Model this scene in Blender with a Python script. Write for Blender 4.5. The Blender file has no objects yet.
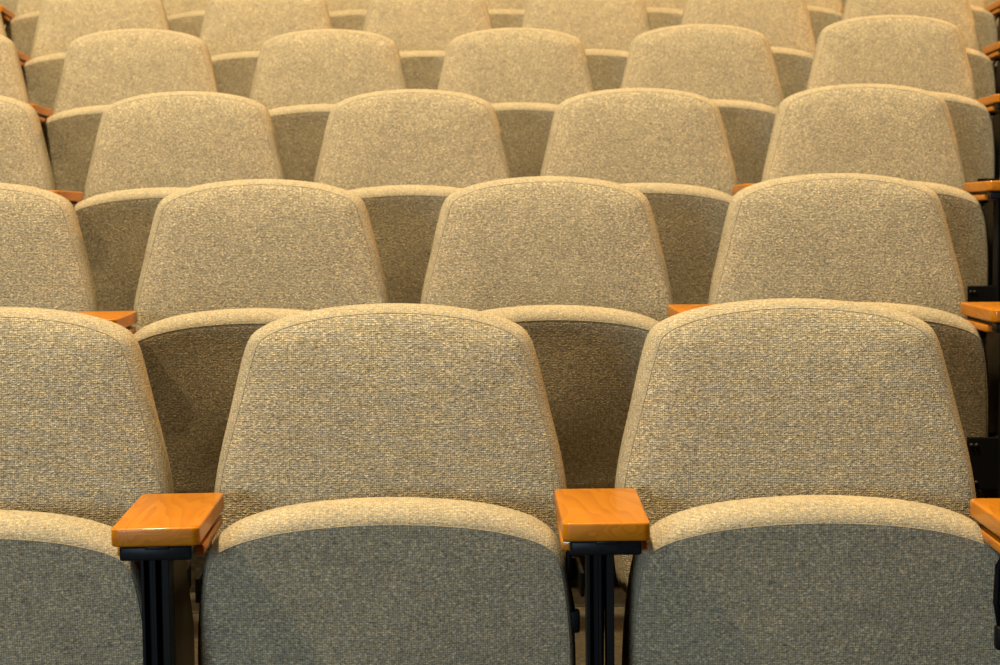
import bpy, bmesh, math, random
from mathutils import Vector, Matrix
random.seed(4)
C = bpy.context.scene.collection
FIT = {"f": 1628.7133, "pitch": -0.0714, "yaw": 0.0162, "roll": -0.0103, "cx": -0.0305, "R1": 9.8601, "bh": 0.15, "bs": 0.185, "by": 0.0245, "sw": 0.2288, "ss": 0.1304, "sy": -0.2608, "sz": -0.2427, "al": 0.2542, "ah": 0.0, "ay0": -0.1329, "aw": 0.0538, "az": -0.254, "bw": 0.204, "dR2": 0.9576, "dR3": 0.8705, "dR4": 0.849, "dR5": 0.8258, "dR6": 0.8813, "z1": -0.1214, "z2": 0.0781, "z3": 0.3177, "z4": 0.5697, "z5": 0.8012, "z6": 1.047, "a1": -1.161, "a2": -1.6909, "a3": -2.2199, "a4": -2.7135, "a5": -3.2101, "a6": -3.719, "d1": 2.2837, "u1_0": -0.0009, "r1_0": 0.0518, "u1_1": -0.0, "r1_1": 0.0647, "u1_2": 0.0101, "r1_2": 0.0314, "u2_0": -0.0086, "r2_0": -0.0044, "u2_1": 0.0011, "r2_1": 0.0076, "u2_2": 0.0034, "r2_2": -0.0001, "u2_3": 0.0146, "r2_3": 0.0075, "u3_0": -0.0016, "r3_0": -0.0014, "u3_1": 0.0052, "r3_1": 0.0005, "u3_2": 0.008, "r3_2": -0.0223, "u3_3": 0.0095, "r3_3": 0.0121, "u3_4": 0.0044, "r3_4": -0.0283, "u4_0": -0.0016, "r4_0": -0.0013, "u4_1": -0.0021, "r4_1": 0.0141, "u4_2": 0.0046, "r4_2": 0.0301, "u4_3": 0.0061, "r4_3": 0.0294, "u4_4": 0.0002, "r4_4": -0.0025, "u4_5": -0.0031, "r4_5": -0.0573, "u5_1": -0.0032, "r5_1": 0.0071, "u5_2": 0.0002, "r5_2": -0.0032, "u5_3": -0.0005, "r5_3": 0.007, "u5_4": -0.0047, "r5_4": 0.0135, "u5_5": -0.0081, "r5_5": -0.0058, "u5_6": -0.0091, "r5_6": 0.0055, "u6_1": -0.0015, "r6_1": -0.0018, "u6_2": -0.0, "r6_2": -0.0016, "u6_3": 0.0, "r6_3": -0.0036, "u6_4": -0.0001, "r6_4": 0.0053, "u6_5": -0.0, "r6_5": 0.0004, "u6_6": 0.0016, "r6_6": -0.0016, "q3": 0.005, "q2": 0.0}
Z0 = 0.99            # the camera stands this far above the front row's floor
PITCH = 0.56         # seat spacing in metres
DROP = 0.87          # top of a backrest above its own floor

# ---------------------------------------------------------------- materials
def new_mat(name):
    m = bpy.data.materials.new(name); m.use_nodes = True
    nt = m.node_tree
    return m, nt, nt.nodes['Principled BSDF']

def N(nt, t, **kw):
    n = nt.nodes.new(t)
    for k, v in kw.items():
        if k.startswith('in_'):
            n.inputs[k[3:].replace('_', ' ')].default_value = v
        else:
            setattr(n, k, v)
    return n

def ramp(nt, stops):
    r = nt.nodes.new('ShaderNodeValToRGB')
    e = r.color_ramp.elements
    while len(e) < len(stops): e.new(0.5)
    for i, (pos, c) in enumerate(stops):
        e[i].position = pos; e[i].color = (c[0], c[1], c[2], 1)
    return r

def math_n(nt, op, a, b):
    n = nt.nodes.new('ShaderNodeMath'); n.operation = op
    for i, v in enumerate((a, b)):
        if hasattr(v, 'is_linked') or hasattr(v, 'node'): nt.links.new(v, n.inputs[i])
        else: n.inputs[i].default_value = v
    return n.outputs[0]

def fabric(name, tone=(1, 1, 1), grid=0.35, slub=1.0, bump=0.5, contrast=1.0, fine=1.0):
    m, nt, b = new_mat(name); L = nt.links.new
    tc = N(nt, 'ShaderNodeTexCoord')
    oi = N(nt, 'ShaderNodeObjectInfo')
    off = N(nt, 'ShaderNodeVectorMath', operation='MULTIPLY_ADD')
    L(oi.outputs['Random'], off.inputs[0]); off.inputs[1].default_value = (7, 3, 11)
    L(tc.outputs['Object'], off.inputs[2])
    co = off.outputs[0]
    # yarn slubs: squat pebbles, longer along the weft
    mp = N(nt, 'ShaderNodeMapping'); mp.inputs['Scale'].default_value = (0.75, 1, 1.15); L(co, mp.inputs[0])
    n1 = N(nt, 'ShaderNodeTexNoise', in_Scale=330*fine, in_Detail=2.0, in_Roughness=0.6, in_Distortion=0.6); L(mp.outputs[0], n1.inputs[0])
    v1 = N(nt, 'ShaderNodeTexVoronoi', in_Scale=260*fine, in_Randomness=1.0); L(mp.outputs[0], v1.inputs['Vector'])
    n2 = N(nt, 'ShaderNodeTexNoise', in_Scale=26, in_Detail=3.0); L(co, n2.inputs[0])
    # weave grid
    sx = N(nt, 'ShaderNodeSeparateXYZ'); L(tc.outputs['Object'], sx.inputs[0])
    gx = math_n(nt, 'SINE', math_n(nt, 'MULTIPLY', sx.outputs[0], 2*math.pi/0.0029), 0)
    gz = math_n(nt, 'SINE', math_n(nt, 'MULTIPLY', sx.outputs[2], 2*math.pi/0.0031), 0)
    gg = math_n(nt, 'ADD', math_n(nt, 'MULTIPLY', gx, 0.25), math_n(nt, 'MULTIPLY', gz, 0.25))
    gg = math_n(nt, 'MULTIPLY', gg, grid)
    peb = math_n(nt, 'ADD', math_n(nt, 'MULTIPLY', n1.outputs[0], 1.0*slub), math_n(nt, 'MULTIPLY', v1.outputs['Distance'], -0.25*slub))
    h = math_n(nt, 'ADD', peb, gg)
    h2 = math_n(nt, 'ADD', h, math_n(nt, 'MULTIPLY', n2.outputs[0], 0.16))
    t = tone
    def mk(v): v = .40*(v/.40)**contrast; return (v*1.06*t[0], v*.85*t[1], v*.49*t[2])
    r = ramp(nt, [(0.20, mk(.13)), (0.42, mk(.33)), (0.56, mk(.45)), (0.74, mk(.85))])
    L(h2, r.inputs[0])
    # a few blue grey threads among the straw ones
    nb = N(nt, 'ShaderNodeTexNoise', in_Scale=460, in_Detail=1.0); L(mp.outputs[0], nb.inputs[0])
    rb = ramp(nt, [(0.44, (0, 0, 0)), (0.60, (1, 1, 1))]); L(nb.outputs[0], rb.inputs[0])
    mx = N(nt, 'ShaderNodeMix', data_type='RGBA'); L(math_n(nt, 'MULTIPLY', rb.outputs[0], 0.48), mx.inputs['Factor'])
    L(r.outputs[0], mx.inputs['A']); mx.inputs['B'].default_value = (.21, .235, .225, 1)
    L(mx.outputs['Result'], b.inputs['Base Color'])
    b.inputs['Roughness'].default_value = 0.85
    b.inputs['Specular IOR Level'].default_value = 0.25
    b.inputs['Sheen Weight'].default_value = 0.0
    b.inputs['Sheen Roughness'].default_value = 0.4
    bp = N(nt, 'ShaderNodeBump', in_Strength=bump, in_Distance=0.0028); L(h, bp.inputs['Height'])
    L(bp.outputs[0], b.inputs['Normal'])
    return m

def wood(name):
    m, nt, b = new_mat(name); L = nt.links.new
    tc = N(nt, 'ShaderNodeTexCoord'); oi = N(nt, 'ShaderNodeObjectInfo')
    off = N(nt, 'ShaderNodeVectorMath', operation='MULTIPLY_ADD')
    L(oi.outputs['Random'], off.inputs[0]); off.inputs[1].default_value = (3, 1, 5); L(tc.outputs['Object'], off.inputs[2])
    mp = N(nt, 'ShaderNodeMapping'); mp.inputs['Scale'].default_value = (9, 1.6, 14); mp.inputs['Rotation'].default_value = (0.12, 0.3, 0.25); L(off.outputs[0], mp.inputs[0])
    n = N(nt, 'ShaderNodeTexNoise', in_Scale=1.6, in_Detail=2.0, in_Distortion=0.5); L(mp.outputs[0], n.inputs[0])
    w = math_n(nt, 'FRACT', math_n(nt, 'MULTIPLY', n.outputs[0], 13.0), 0)
    n2 = N(nt, 'ShaderNodeTexNoise', in_Scale=90, in_Detail=3.0); L(mp.outputs[0], n2.inputs[0])
    f = math_n(nt, 'ADD', math_n(nt, 'MULTIPLY', w, 0.55), math_n(nt, 'MULTIPLY', n2.outputs[0], 0.45))
    r = ramp(nt, [(0.0, (.34, .108, .002)), (0.5, (.46, .158, .003)), (1.0, (.53, .195, .005))]); L(f, r.inputs[0])
    L(r.outputs[0], b.inputs['Base Color'])
    b.inputs['Roughness'].default_value = 0.38
    b.inputs['Coat Weight'].default_value = 0.22; b.inputs['Specular IOR Level'].default_value = 0.2; b.inputs['Coat Roughness'].default_value = 0.09
    bp = N(nt, 'ShaderNodeBump', in_Strength=0.25, in_Distance=0.0006); L(n2.outputs[0], bp.inputs['Height']); L(bp.outputs[0], b.inputs['Normal'])
    return m

def metal(name, col, rough):
    m, nt, b = new_mat(name); L = nt.links.new
    tc = N(nt, 'ShaderNodeTexCoord')
    n = N(nt, 'ShaderNodeTexNoise', in_Scale=220, in_Detail=2.0); L(tc.outputs['Object'], n.inputs[0])
    r = ramp(nt, [(0.3, tuple(c*0.8 for c in col)), (0.7, tuple(c*1.2 for c in col))]); L(n.outputs[0], r.inputs[0])
    L(r.outputs[0], b.inputs['Base Color']); b.inputs['Roughness'].default_value = rough; b.inputs['Specular IOR Level'].default_value = 0.12
    bp = N(nt, 'ShaderNodeBump', in_Strength=0.15, in_Distance=0.0005); L(n.outputs[0], bp.inputs['Height']); L(bp.outputs[0], b.inputs['Normal'])
    return m

def carpet(name):
    m, nt, b = new_mat(name); L = nt.links.new
    tc = N(nt, 'ShaderNodeTexCoord')
    mp = N(nt, 'ShaderNodeMapping'); mp.inputs['Scale'].default_value = (0.55, 1.2, 1.2); L(tc.outputs['Object'], mp.inputs[0])
    n = N(nt, 'ShaderNodeTexNoise', in_Scale=130, in_Detail=4.0, in_Roughness=0.75); L(mp.outputs[0], n.inputs[0])
    r = ramp(nt, [(0.3, (.006, .004, .0015)), (0.5, (.032, .023, .008)), (0.7, (.10, .07, .027))]); L(n.outputs[0], r.inputs[0])
    L(r.outputs[0], b.inputs['Base Color']); b.inputs['Roughness'].default_value = 0.95
    bp = N(nt, 'ShaderNodeBump', in_Strength=0.7, in_Distance=0.004); L(n.outputs[0], bp.inputs['Height']); L(bp.outputs[0], b.inputs['Normal'])
    return m

M_TRIM = fabric('beige_boucle_border', tone=(1.02, 1.02, 1.02), grid=0.15, slub=1.0, bump=0.40, contrast=.7, fine=1.1)
M_PANEL = fabric('beige_tweed_panel', grid=0.24, slub=1.1, bump=0.65, contrast=.92, fine=1.0)
M_PIPE = fabric('seam_thread', tone=(1, .98, .95), contrast=.5, grid=0.0, slub=0.6, bump=0.2)
M_WOOD = wood('varnished_orange_oak')
M_BLACK = metal('black_painted_steel', (.005, .005, .005), 0.5)
M_SIDE = metal('brown_black_satin_panel', (.030, .021, .014), 0.35)
M_BOLT = metal('dark_bolt_steel', (.035, .033, .03), 0.3)
M_PLASTIC = metal('black_plastic_block', (.008, .009, .010), 0.4)
M_CARPET = carpet('tan_loop_carpet')
M_JOINT = metal('dark_rubber_joint', (.03, .024, .016), 0.8)

# ---------------------------------------------------------------- mesh helpers
def link(name, me, parent=None, loc=None):
    o = bpy.data.objects.new(name, me); C.objects.link(o)
    if parent: o.parent = parent
    if loc: o.location = loc
    return o

def bm_obj(name, bm, mat, parent=None, smooth=True):
    bmesh.ops.recalc_face_normals(bm, faces=bm.faces)
    me = bpy.data.meshes.new(name); bm.to_mesh(me); bm.free()
    me.materials.append(mat)
    for p in me.polygons: p.use_smooth = smooth
    return link(name, me, parent)

def catmull(pts, n):
    """closed loop through the key points, resampled by arc length"""
    out = []; K = len(pts)
    for i in range(K):
        p0, p1, p2, p3 = (Vector(pts[(i+j-1) % K]) for j in range(4))
        d01 = max((p1-p0).length, 1e-6)**.5; d12 = max((p2-p1).length, 1e-6)**.5; d23 = max((p3-p2).length, 1e-6)**.5
        m1 = (p2-p1) + d12*((p1-p0)/d01 - (p2-p0)/(d01+d12)); m2 = (p2-p1) + d12*((p3-p2)/d23 - (p3-p1)/(d12+d23))
        for s in range(24):
            t = s/24
            out.append((2*t**3-3*t*t+1)*p1 + (t**3-2*t*t+t)*m1 + (-2*t**3+3*t*t)*p2 + (t**3-t*t)*m2)
    cum = [0]
    for i in range(len(out)): cum.append(cum[-1] + (out[(i+1) % len(out)]-out[i]).length)
    res = []; j = 0
    for k in range(n):
        s = cum[-1]*k/n
        while cum[j+1] < s: j += 1
        f = (s-cum[j])/(cum[j+1]-cum[j])
        res.append(out[j].lerp(out[(j+1) % len(out)], f))
    return res

def mirror_loop(half):
    """half: (x, z) from top centre down the right side to bottom centre"""
    pts = [Vector(p) for p in half]
    left = [Vector((-p.x, p.y)) for p in reversed(pts[1:-1])]
    return pts + left

def outline_normals(loop):
    n = len(loop); out = []
    for i in range(n):
        t = loop[(i+2) % n]-loop[i-2]
        v = Vector((t.y, -t.x)).normalized()
        if v.dot(Vector((0, -0.2)) - loop[i]) < 0: v = -v
        out.append(v)                              # points inwards
    return out

def ring_pts(loop, nrm, inset, y, bend, wfun=None):
    r = []
    for p, n in zip(loop, nrm):
        k = wfun(p, n) if wfun else 1
        q = p + n*inset*k
        r.append(Vector((q.x, y, q.y)))
    return [bend(v) for v in r]

def skin_rings(bm, rings):
    vs = [[bm.verts.new(p) for p in r] for r in rings]
    n = len(rings[0])
    for a, b in zip(vs, vs[1:]):
        for i in range(n):
            bm.faces.new((a[i], a[(i+1) % n], b[(i+1) % n], b[i]))
    return vs

def fill_centre(bm, vring, centre2, bend, ys, dome):
    """rings shrinking to a centre point; ys gives y, dome(s) the extra"""
    n = len(vring); last = vring
    base = ys['base']           # unbent ring points
    for s in (0.95, 0.9, 0.84, 0.77, 0.7, 0.62, 0.54, 0.38, 0.22, 0.1):
        cur = []
        for p in base:
            x = centre2[0] + (p.x-centre2[0])*s; z = centre2[1] + (p.z-centre2[1])*s
            cur.append(bm.verts.new(bend(Vector((x, p.y+dome(x, z), z)))))
        for i in range(n): bm.faces.new((last[i], last[(i+1) % n], cur[(i+1) % n], cur[i]))
        last = cur
    c = bm.verts.new(bend(Vector((centre2[0], base[0].y+dome(*centre2), centre2[1]))))
    for i in range(n): bm.faces.new((last[i], last[(i+1) % n], c))

def quart(t):
    return max(0.0, 1-t*t*t*t)

def soft(t):
    return max(0.0, 1-t*t)**2

def pad(loop, rings, bend, wfun, cap_first=None, cap_last=None, centre=(0, -.2)):
    nrm = outline_normals(loop); bm = bmesh.new()
    ident = lambda v: v
    vs = skin_rings(bm, [ring_pts(loop, nrm, i, y, bend, wfun) for i, y in rings])
    for cap, k in ((cap_first, 0), (cap_last, -1)):
        if cap is not None:
            base = ring_pts(loop, nrm, rings[k][0], rings[k][1], ident, wfun)
            fill_centre(bm, vs[k], centre, bend, {'base': base}, cap)
    return bm

def rbox(bm, x0, x1, y0, y1, z0, z1, bev=0.002, seg=2, mat=None):
    """bevelled box added to bm"""
    t = bmesh.new(); bmesh.ops.create_cube(t, size=1)
    for v in t.verts:
        v.co = Vector(((x0+x1)/2+v.co.x*(x1-x0), (y0+y1)/2+v.co.y*(y1-y0), (z0+z1)/2+v.co.z*(z1-z0)))
    if bev: bmesh.ops.bevel(t, geom=list(t.edges), offset=bev, segments=seg, profile=0.5, affect='EDGES')
    if mat is not None: bmesh.ops.transform(t, matrix=mat, verts=t.verts)
    me = bpy.data.meshes.new('t'); t.to_mesh(me); t.free(); bm.from_mesh(me); bpy.data.meshes.remove(me)

def tube(bm, pts, r, n=10, squash=1.0):
    pts = [Vector(p) for p in pts]; prev = None
    for i, p in enumerate(pts):
        d = (pts[min(i+1, len(pts)-1)]-pts[max(i-1, 0)]).normalized()
        a = d.cross(Vector((0, 1, 0.01))).normalized(); b = d.cross(a)
        ring = [bm.verts.new(p + r*(a*math.cos(2*math.pi*k/n) + b*squash*math.sin(2*math.pi*k/n))) for k in range(n)]
        if prev:
            for k in range(n): bm.faces.new((prev[k], prev[(k+1) % n], ring[(k+1) % n], ring[k]))
        else: bm.faces.new(ring)
        prev = ring
    bm.faces.new(prev)

def cyl(bm, c, r, h, axis='Y', n=16):
    rot = {'Y': Matrix.Rotation(math.pi/2, 4, 'X'), 'X': Matrix.Rotation(math.pi/2, 4, 'Y'), 'Z': Matrix.Identity(4)}[axis]
    bmesh.ops.create_cone(bm, cap_ends=True, segments=n, radius1=r, radius2=r*0.85, depth=h, matrix=Matrix.Translation(c) @ rot)

# ---------------------------------------------------------------- the seat
BY, SY, SZ = 0.0, FIT['sy'], FIT['sz']

# backrest outline: x, z below its top
BACK = mirror_loop([(0, 0), (.07, -.0035), (.125, -.0115), (.158, -.0205), (.183, -.031), (.1975, -.042), (.2060, -.058),
                    (.2125, -.080), (.2290, -.15), (.2470, -.23), (.254, -.29), (.254, -.36), (.244, -.405), (.205, -.425), (.1, -.43), (0, -.43)])
BACK = catmull([tuple(p) for p in BACK], 168)
SEAT = mirror_loop([(0, 0), (.07, -.003), (.130, -.0105), (.173, -.0215), (.203, -.035), (.2240, -.054), (.2350, -.079), (.2410, -.109),
                    (.2480, -.173), (.2505, -.23), (.2505, -.29), (.246, -.335), (.224, -.362), (.16, -.37), (.08, -.37), (0, -.37)])
SEAT = catmull([tuple(p) for p in SEAT], 168)

LEAN = .15
def back_bend(v):
    d = -v.z
    return Vector((v.x, v.y - 0.12*d - 0.10*v.x*v.x*(1 if v.y < 0.01 else .4) + BY, v.z))
def seat_bend(v):
    d = -v.z
    return Vector((v.x, v.y + LEAN*d + 0.12*v.x*v.x + SY, v.z + SZ))
def back_w(p, n):     # the border is narrower over the top than down the sides
    return 0.70 + 0.35*abs(n.x) if p.y > -.06 else max(.6, 1.05 + (p.y+.06)*2.0)
def seat_w(p, n):
    return 1.0 - 0.62*abs(n.x)**1.5

def make_seat():
    t = bpy.data.objects.new('theatre_seat', None); C.objects.link(t); t.empty_display_size = .1
    # BACKREST: upholstered shell with a rolled border
    bm = pad(BACK, [(.030, .050), (.020, .048), (.007, .040), (.001, .026), (0, .012), (0, .003), (.0012, -.0050), (.0038, -.0120),
                    (.0080, -.0182), (.0130, -.0228), (.0166, -.0252)], back_bend, back_w,
             cap_first=lambda x, z: 0, centre=(0, -.215))
    backrest = bm_obj('backrest', bm, M_TRIM, t)
    bm = pad(BACK, [(.0166, -.0252), (.0200, -.0272), (.0250, -.0292), (.0310, -.0312)], back_bend, back_w,
             cap_last=lambda x, z: -0.015*quart(x/(.168+.26*min(-z, .26)))*quart((z+.215)/.192), centre=(0, -.215))
    bm_obj('front_panel', bm, M_PANEL, backrest)
    nrm = outline_normals(BACK)
    # SEAT CUSHION, tipped up: what faces the stage is its underside
    bm = pad(SEAT, [(.030, .066), (.020, .064), (.007, .057), (.001, .042), (0, .022), (0, .004), (.003, -.0085), (.0085, -.0185),
                    (.0150, -.0255), (.0215, -.0298), (.0253, -.0310)], seat_bend, seat_w,
             cap_first=lambda x, z: 0, centre=(0, -.19))
    cushion = bm_obj('seat_cushion', bm, M_TRIM, t)
    bm = pad(SEAT, [(.0253, -.0310), (.029, -.0316), (.036, -.0318)], seat_bend, seat_w,
             cap_last=lambda x, z: -0.006*soft(x/.19)*soft((z+.19)/.15), centre=(0, -.19))
    bm_obj('underside_panel', bm, M_PANEL, cushion)
    bm = bmesh.new()
    nr = outline_normals(SEAT)
    pts = ring_pts(SEAT, nr, .0252, -.0311, seat_bend, seat_w)
    tube(bm, pts + [pts[0]], 0.0007, 5)
    bm_obj('seam_piping', bm, M_PIPE, cushion)
    bm = bmesh.new()
    pts = ring_pts(BACK, nrm, .0169, -.0254, back_bend, back_w)
    tube(bm, pts + [pts[0]], 0.0007, 5)
    bm_obj('seam_piping', bm, M_PIPE, backrest)
    # hinge brackets bolted to the lower corners of the cushion
    for s in (-1, 1):
        bm = bmesh.new()
        y = SY - .031 + .13*.29-.006
        xs = sorted((s*.200, s*.262))
        rbox(bm, xs[0], xs[1], y-.012, y-.006, SZ-.345, SZ-.248, .002)
        xs = sorted((s*.256, s*.262))
        rbox(bm, xs[0], xs[1], y-.012, y+.075, SZ-.345, SZ-.248, .002)
        br = bm_obj('hinge_bracket', bm, M_BLACK, t, smooth=False)
        for z in (SZ-.262, SZ-.331):
            for xx in (.207, .216):
                bm = bmesh.new(); cyl(bm, (s*xx, y-.0135, z), .0036, .004)
                bm_obj('bolt', bm, M_BOLT, br)
    # steel strap that carries the backrest from the stanchions
    for s in (-1, 1):
        bm = bmesh.new()
        xs = sorted((s*.190, s*.272))
        rbox(bm, xs[0], xs[1], .001, .007, -.41, -.375, .0015)
        xs = sorted((s*.266, s*.272))
        rbox(bm, xs[0], xs[1], -.10, .007, -.41, -.375, .0015)
        bm_obj('back_strap', bm, M_BLACK, t, smooth=False)
    return t

AY1 = FIT['ay0']; AY0 = FIT['ay0'] - FIT['al'] + 0.003; AZ = FIT['az'] + .004; AW = FIT['aw']
def make_arm():
    t = bpy.data.objects.new('armrest_stanchion', None); C.objects.link(t); t.empty_display_size = .1
    bm = bmesh.new()
    # wooden top: slightly tapering towards the back
    tmp = bmesh.new(); bmesh.ops.create_cube(tmp, size=1)
    for v in tmp.verts:
        yy = AY0 if v.co.y < 0 else AY1
        w = AW*.99 if v.co.y < 0 else AW*1.04
        v.co = Vector((v.co.x*2*w, yy, AZ-.0115 + v.co.z*.023))
    vert_e = [e for e in tmp.edges if abs(e.verts[0].co.x-e.verts[1].co.x) < 1e-5 and abs(e.verts[0].co.y-e.verts[1].co.y) < 1e-5]
    bmesh.ops.bevel(tmp, geom=vert_e, offset=.010, segments=5, profile=.5, affect='EDGES')
    rim = [e for e in tmp.edges if abs(e.verts[0].co.z-e.verts[1].co.z) < 1e-5]
    bmesh.ops.bevel(tmp, geom=rim, offset=.0032, segments=4, profile=.5, affect='EDGES')
    arm = bm_obj('armrest', tmp, M_WOOD, t)
    bm.free()
    bm = bmesh.new(); rbox(bm, -AW*.99, AW*.99, AY0+.045, AY1-.004, AZ-.043, AZ-.0305, .002)
    bm_obj('lower_board', bm, M_WOOD, t)
    bm = bmesh.new()
    rbox(bm, -AW*.80, AW*.80, AY0+.03, AY1-.01, AZ-.0305, AZ-.0225, 0)
    bm_obj('spacer', bm, M_BLACK, t, smooth=False)
    bm = bmesh.new()
    rbox(bm, -.044, .043, AY0+.006, AY0+.044, AZ-.0415, AZ-.0232, .003)
    rbox(bm, -.013, .016, AY0+.0035, AY0+.012, AZ-.0275, AZ-.0233, .001)
    bm_obj('mounting_block', bm, M_PLASTIC, t)
    # two flat uprights, one for each neighbouring seat, with a slit of daylight between them
    zf = -DROP
    bm = bmesh.new()
    rbox(bm, -.023, -.0185, AY0+.030, AY0+.075, zf+.006, AZ-.040, .001)
    rbox(bm, -.0085, -.0045, AY0+.030, AY0+.075, zf+.006, AZ-.040, .001)
    rbox(bm, -.0195, -.0075, AY0+.045, AY0+.060, zf+.006, AZ-.040, .001)
    bm_obj('upright', bm, M_BLACK, t, smooth=False)
    bm = bmesh.new()
    rbox(bm, .0015, .0110, AY0+.034, AY0+.075, zf+.006, AZ-.040, .001)
    bm_obj('upright', bm, M_BLACK, t, smooth=False)
    # thin steel side panel, its top edge sloping down towards the front
    bm = bmesh.new()
    vs = []
    for x in (-.003, .003):
        vs.append([bm.verts.new((x-.002, y, z)) for y, z in ((AY0+.06, AZ-.043), (AY1-.01, AZ-.043), (AY1+.02, AZ-.12), (AY1+.07, AZ-.20), (AY1+.07, -.62), (AY0+.12, -.62), (AY0+.078, AZ-.16), (AY0+.06, AZ-.10))])
    bm.faces.new(vs[0]); bm.faces.new(vs[1]); k = len(vs[0])
    for i in range(k): bm.faces.new((vs[0][i], vs[0][(i+1) % k], vs[1][(i+1) % k], vs[1][i]))
    bm_obj('side_panel', bm, M_SIDE, t, smooth=False)
    # seat stop lever: thin rod with a flat toe
    bm = bmesh.new()
    tube(bm, [(-.018, AY0+.15, AZ-.043), (-.031, AY0+.155, AZ-.050), (-.040, AY0+.16, AZ-.070), (-.0415, AY0+.162, AZ-.115), (-.035, AY0+.165, AZ-.150)], .0042, 8)
    rbox(bm, -.042, -.026, AY0+.155, AY0+.172, AZ-.176, AZ-.146, .003)
    bm_obj('stop_lever', bm, M_BLACK, t)
    bm = bmesh.new()
    rbox(bm, -.050, .050, AY0-.02, AY0+.16, zf+.001, zf+.009, .002)
    fp = bm_obj('foot_plate', bm, M_BLACK, t, smooth=False)
    for yy in (AY0, AY0+.14):
        for xx in (-.035, .035):
            bm = bmesh.new(); cyl(bm, (xx, yy, zf+.0115), .006, .006, 'Z', 6); bm_obj('bolt', bm, M_BOLT, fp, smooth=False)
    return t

# ---------------------------------------------------------------- where each one stands
def radius(row):
    return FIT['R1'] + sum(FIT.get('dR%d' % i, .86) for i in range(2, row+1))
def row_z(row):
    if row <= 6: return FIT['z%d' % row]
    return FIT['z6'] + .245*(row-6)
def row_a(row):
    if row <= 6: return FIT['a%d' % row]
    return FIT['a6'] - .51*(row-6)
CX, CY = FIT['cx'], FIT['d1'] - FIT['R1']
def place(row, idx):
    R = radius(row); th = (row_a(row)+idx)*PITCH/R
    def g(k):
        i0 = math.floor(idx); w = idx-i0
        a = FIT.get('%s%d_%d' % (k, row, i0), 0.0); b = FIT.get('%s%d_%d' % (k, row, i0+1), 0.0)
        return (1-w)*a + w*b if w else a
    sarc = th*R; off = FIT['q3']*sarc**3 + g('r'); sl = 3*FIT['q3']*sarc**2
    rr = R + off; u = g('u')
    x = CX + rr*math.sin(th) + u*math.cos(th); y = CY + rr*math.cos(th) - u*math.sin(th)
    return Vector((x, y, row_z(row)+Z0)), -th + math.atan(sl)

def copy_tree(o, parent=None):
    c = o.copy(); C.objects.link(c)
    if parent: c.parent = parent
    for ch in list(o.children): copy_tree(ch, c)
    return c

def turn(row, idx):
    # the left ends of the rear rows are turned a little less inwards than the arc
    return -.07*max(0, 1-max(0, idx-1)*.6) if 3 <= row <= 6 else 0

seat0 = make_seat(); arm0 = make_arm()
ROWN = {1: 'front', 2: 'second', 3: 'third', 4: 'fourth', 5: 'fifth', 6: 'sixth', 7: 'seventh'}
ORD = ['first', 'second', 'third', 'fourth', 'fifth', 'sixth', 'seventh', 'eighth', 'ninth']
#@SEATS
SEATS = {1: range(0, 4), 2: range(0, 5), 3: range(0, 6), 4: range(0, 7), 5: range(0, 8), 6: range(1, 9), 7: range(1, 9)}
ARMS = {1: range(0, 3), 2: range(0, 4), 3: range(0, 5), 4: range(0, 6), 5: range(0, 7), 6: range(0, 8), 7: range(1, 8)}
used = {'s': False, 'a': False}
for row in range(1, 8):
    for i in SEATS[row]:
        o = seat0 if not used['s'] else copy_tree(seat0); used['s'] = True
        o.location, rz = place(row, i); rz += turn(row, i); o.rotation_euler = (0, 0, rz)
        if i == SEATS[row][-1]: o.location += Vector((math.cos(rz), math.sin(rz), 0))*.035
        if (row, i) == (4, 5): o.location.z += .012
        if (row, i) == (1, 1): o.location.z -= .003
        for ch in o.children:
            if ch.name.startswith('seat_cushion'):
                ch.scale.x = 1.035 if row >= 3 else 1.0
                ch.location.z = -.006 if (row, i) == (1, 0) else 0.0
                ch.location.x = -.006 if i <= 1 and row in (3, 4, 5) else 0.0
        n = i - SEATS[row][0]
        o['label'] = 'beige tweed theatre seat, tipped up, %s from the left in the %s row of seats' % (ORD[n], ROWN[row])
        o['category'] = 'seat'; o['group'] = 'theatre seats in curved rows'
    for i in ARMS[row]:
        o = arm0 if not used['a'] else copy_tree(arm0); used['a'] = True
        o.location, rz = place(row, i+.5); rz += turn(row, i+.5); o.rotation_euler = (0, 0, rz)
        n = i - SEATS[row][0]
        o['label'] = 'orange wooden armrest between the %s and %s seats of the %s row' % (ORD[n], ORD[n+1], ROWN[row])
        if i < SEATS[row][0]: o['label'] = 'orange wooden armrest left of the first seat of the %s row' % ROWN[row]
        if (row, i) == (1, 2): o.location += Vector((math.sin(rz), -math.cos(rz), 0))*.06 + Vector((-.016, 0, 0))
        o['category'] = 'armrest'; o['group'] = 'wooden armrests between the seats'

# ---------------------------------------------------------------- the stepped floor
def sector(bm, r0, r1, z0, z1, a0=-.52, a1=.52, n=48):
    """solid curved slab around the arc centre, following the rows' slight skew"""
    def P(r, a, z):
        s = a*r; r2 = r + FIT['q3']*s**3*(1 if abs(s) < 3.2 else (3.2/abs(s))**3)
        return (CX + r2*math.sin(a), CY + r2*math.cos(a), z)
    vs = []
    for k in range(n+1):
        a = a0+(a1-a0)*k/n
        vs.append([bm.verts.new(P(r, a, z)) for r, z in ((r0, z0), (r1, z0), (r1, z1), (r0, z1))])
    for A, B in zip(vs, vs[1:]):
        for j in range(4): bm.faces.new((A[j], A[(j+1) % 4], B[(j+1) % 4], B[j]))
    bm.faces.new(vs[0]); bm.faces.new(vs[-1])
def structure(name, bm, mat):
    o = bm_obj(name, bm, mat, None, smooth=False); o['kind'] = 'structure'; return o
bm = bmesh.new()
zprev = None
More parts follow.
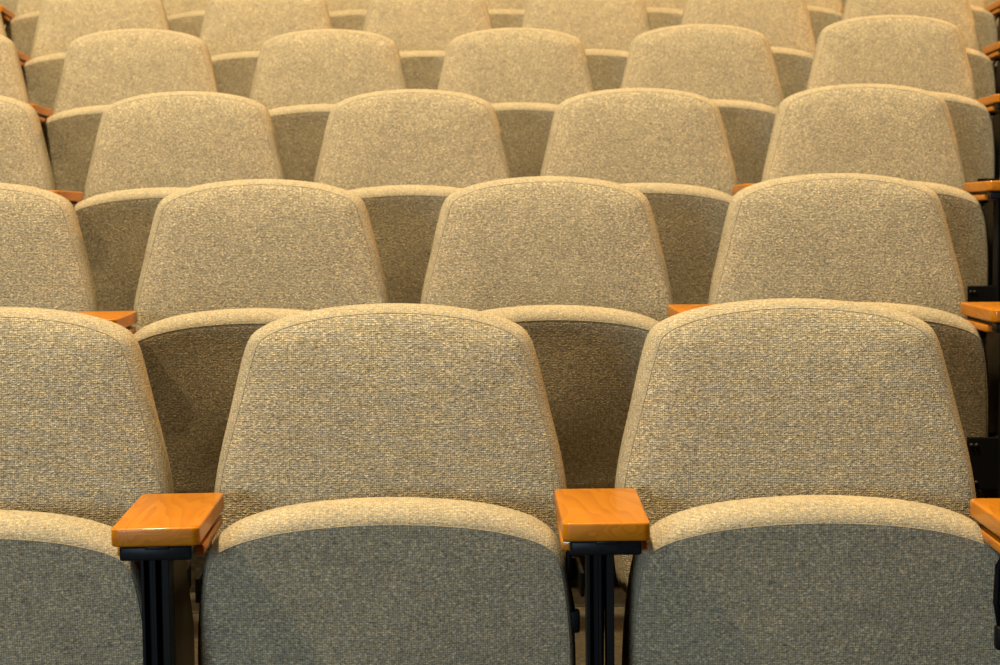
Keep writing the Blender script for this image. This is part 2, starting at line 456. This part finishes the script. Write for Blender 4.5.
for row in range(1, 8):
    zf = row_z(row) + Z0 - DROP
    r0 = radius(row)-.66 if row > 1 else radius(1)-3.8
    if row > 1: r0 = radius(row-1) + .20
    r1 = radius(row) + .20 if row < 7 else radius(7) + 1.2
    sector(bm, r0, r1, -0.6, zf)
structure('floor', bm, M_CARPET)
for row in range(1, 7):
    bm = bmesh.new(); zf = row_z(row) + Z0 - DROP
    sector(bm, radius(row)+.012, radius(row)+.022, zf-.002, zf+.0015)
    structure('trim_%d' % row, bm, M_JOINT)

# ---------------------------------------------------------------- camera
p, yw, rl = FIT['pitch'], FIT['yaw'], FIT['roll']
fwd = Vector((math.sin(yw)*math.cos(p), math.cos(yw)*math.cos(p), math.sin(p)))
right = Vector((math.cos(yw), -math.sin(yw), 0)); up = right.cross(fwd)
r2 = math.cos(rl)*right + math.sin(rl)*up; u2 = -math.sin(rl)*right + math.cos(rl)*up
cam = bpy.data.cameras.new('camera'); co = bpy.data.objects.new('camera', cam); C.objects.link(co)
mw = Matrix((( r2.x, u2.x, -fwd.x, 0), (r2.y, u2.y, -fwd.y, 0), (r2.z, u2.z, -fwd.z, Z0), (0, 0, 0, 1)))
co.matrix_world = mw
cam.sensor_width = 36; cam.lens = 36*FIT['f']/1000
cam.clip_start = .05
cam.dof.use_dof = True; cam.dof.focus_distance = 2.35; cam.dof.aperture_fstop = 10
bpy.context.scene.camera = co

# ---------------------------------------------------------------- lights of the auditorium and an added fill
def area(name, loc, target, size, power, col, spread=None, shape='DISK'):
    l = bpy.data.lights.new(name, 'AREA'); l.shape = shape; l.size = size; l.energy = power; l.color = col
    if spread: l.spread = spread
    o = bpy.data.objects.new(name, l); C.objects.link(o); o.location = loc
    o.rotation_euler = (Vector(target)-Vector(loc)).to_track_quat('-Z', 'Y').to_euler()
    return o
area('ceiling_light', (-1.6, 1.5, 8.2), (0, 3.3, 1), .6, 1100, (1, .81, .53))
area('ceiling_light', (1.8, 4.2, 8.6), (.3, 5.0, 1.6), .6, 330, (1, .74, .40))
area('stage_light', (-3.2, -.2, 4.9), (0, 3.6, 1.0), .2, 68, (1, .79, .46))
area('wall_light', (5.0, 5.5, 3.6), (0, 3.4, .8), .3, 190, (1, .50, .17))
area('wall_light', (-5.0, 4.2, 3.6), (0, 3.4, .8), .3, 95, (1, .86, .58))
area('cool_fill_light', (-1.6, -2.6, 1.2), (.1, 2.2, .55), .9, 104, (.62, .81, 1))  # unseen cool fill added behind the camera, lifts the front row's undersides
w = bpy.data.worlds.new('world'); bpy.context.scene.world = w; w.use_nodes = True
w.node_tree.nodes['Background'].inputs[0].default_value = (1, .46, .13, 1)
w.node_tree.nodes['Background'].inputs[1].default_value = .03

vs = bpy.context.scene.view_settings
vs.view_transform = 'Standard'; vs.look = 'None'; vs.gamma = 1; vs.exposure = 0; vs.use_curve_mapping = False
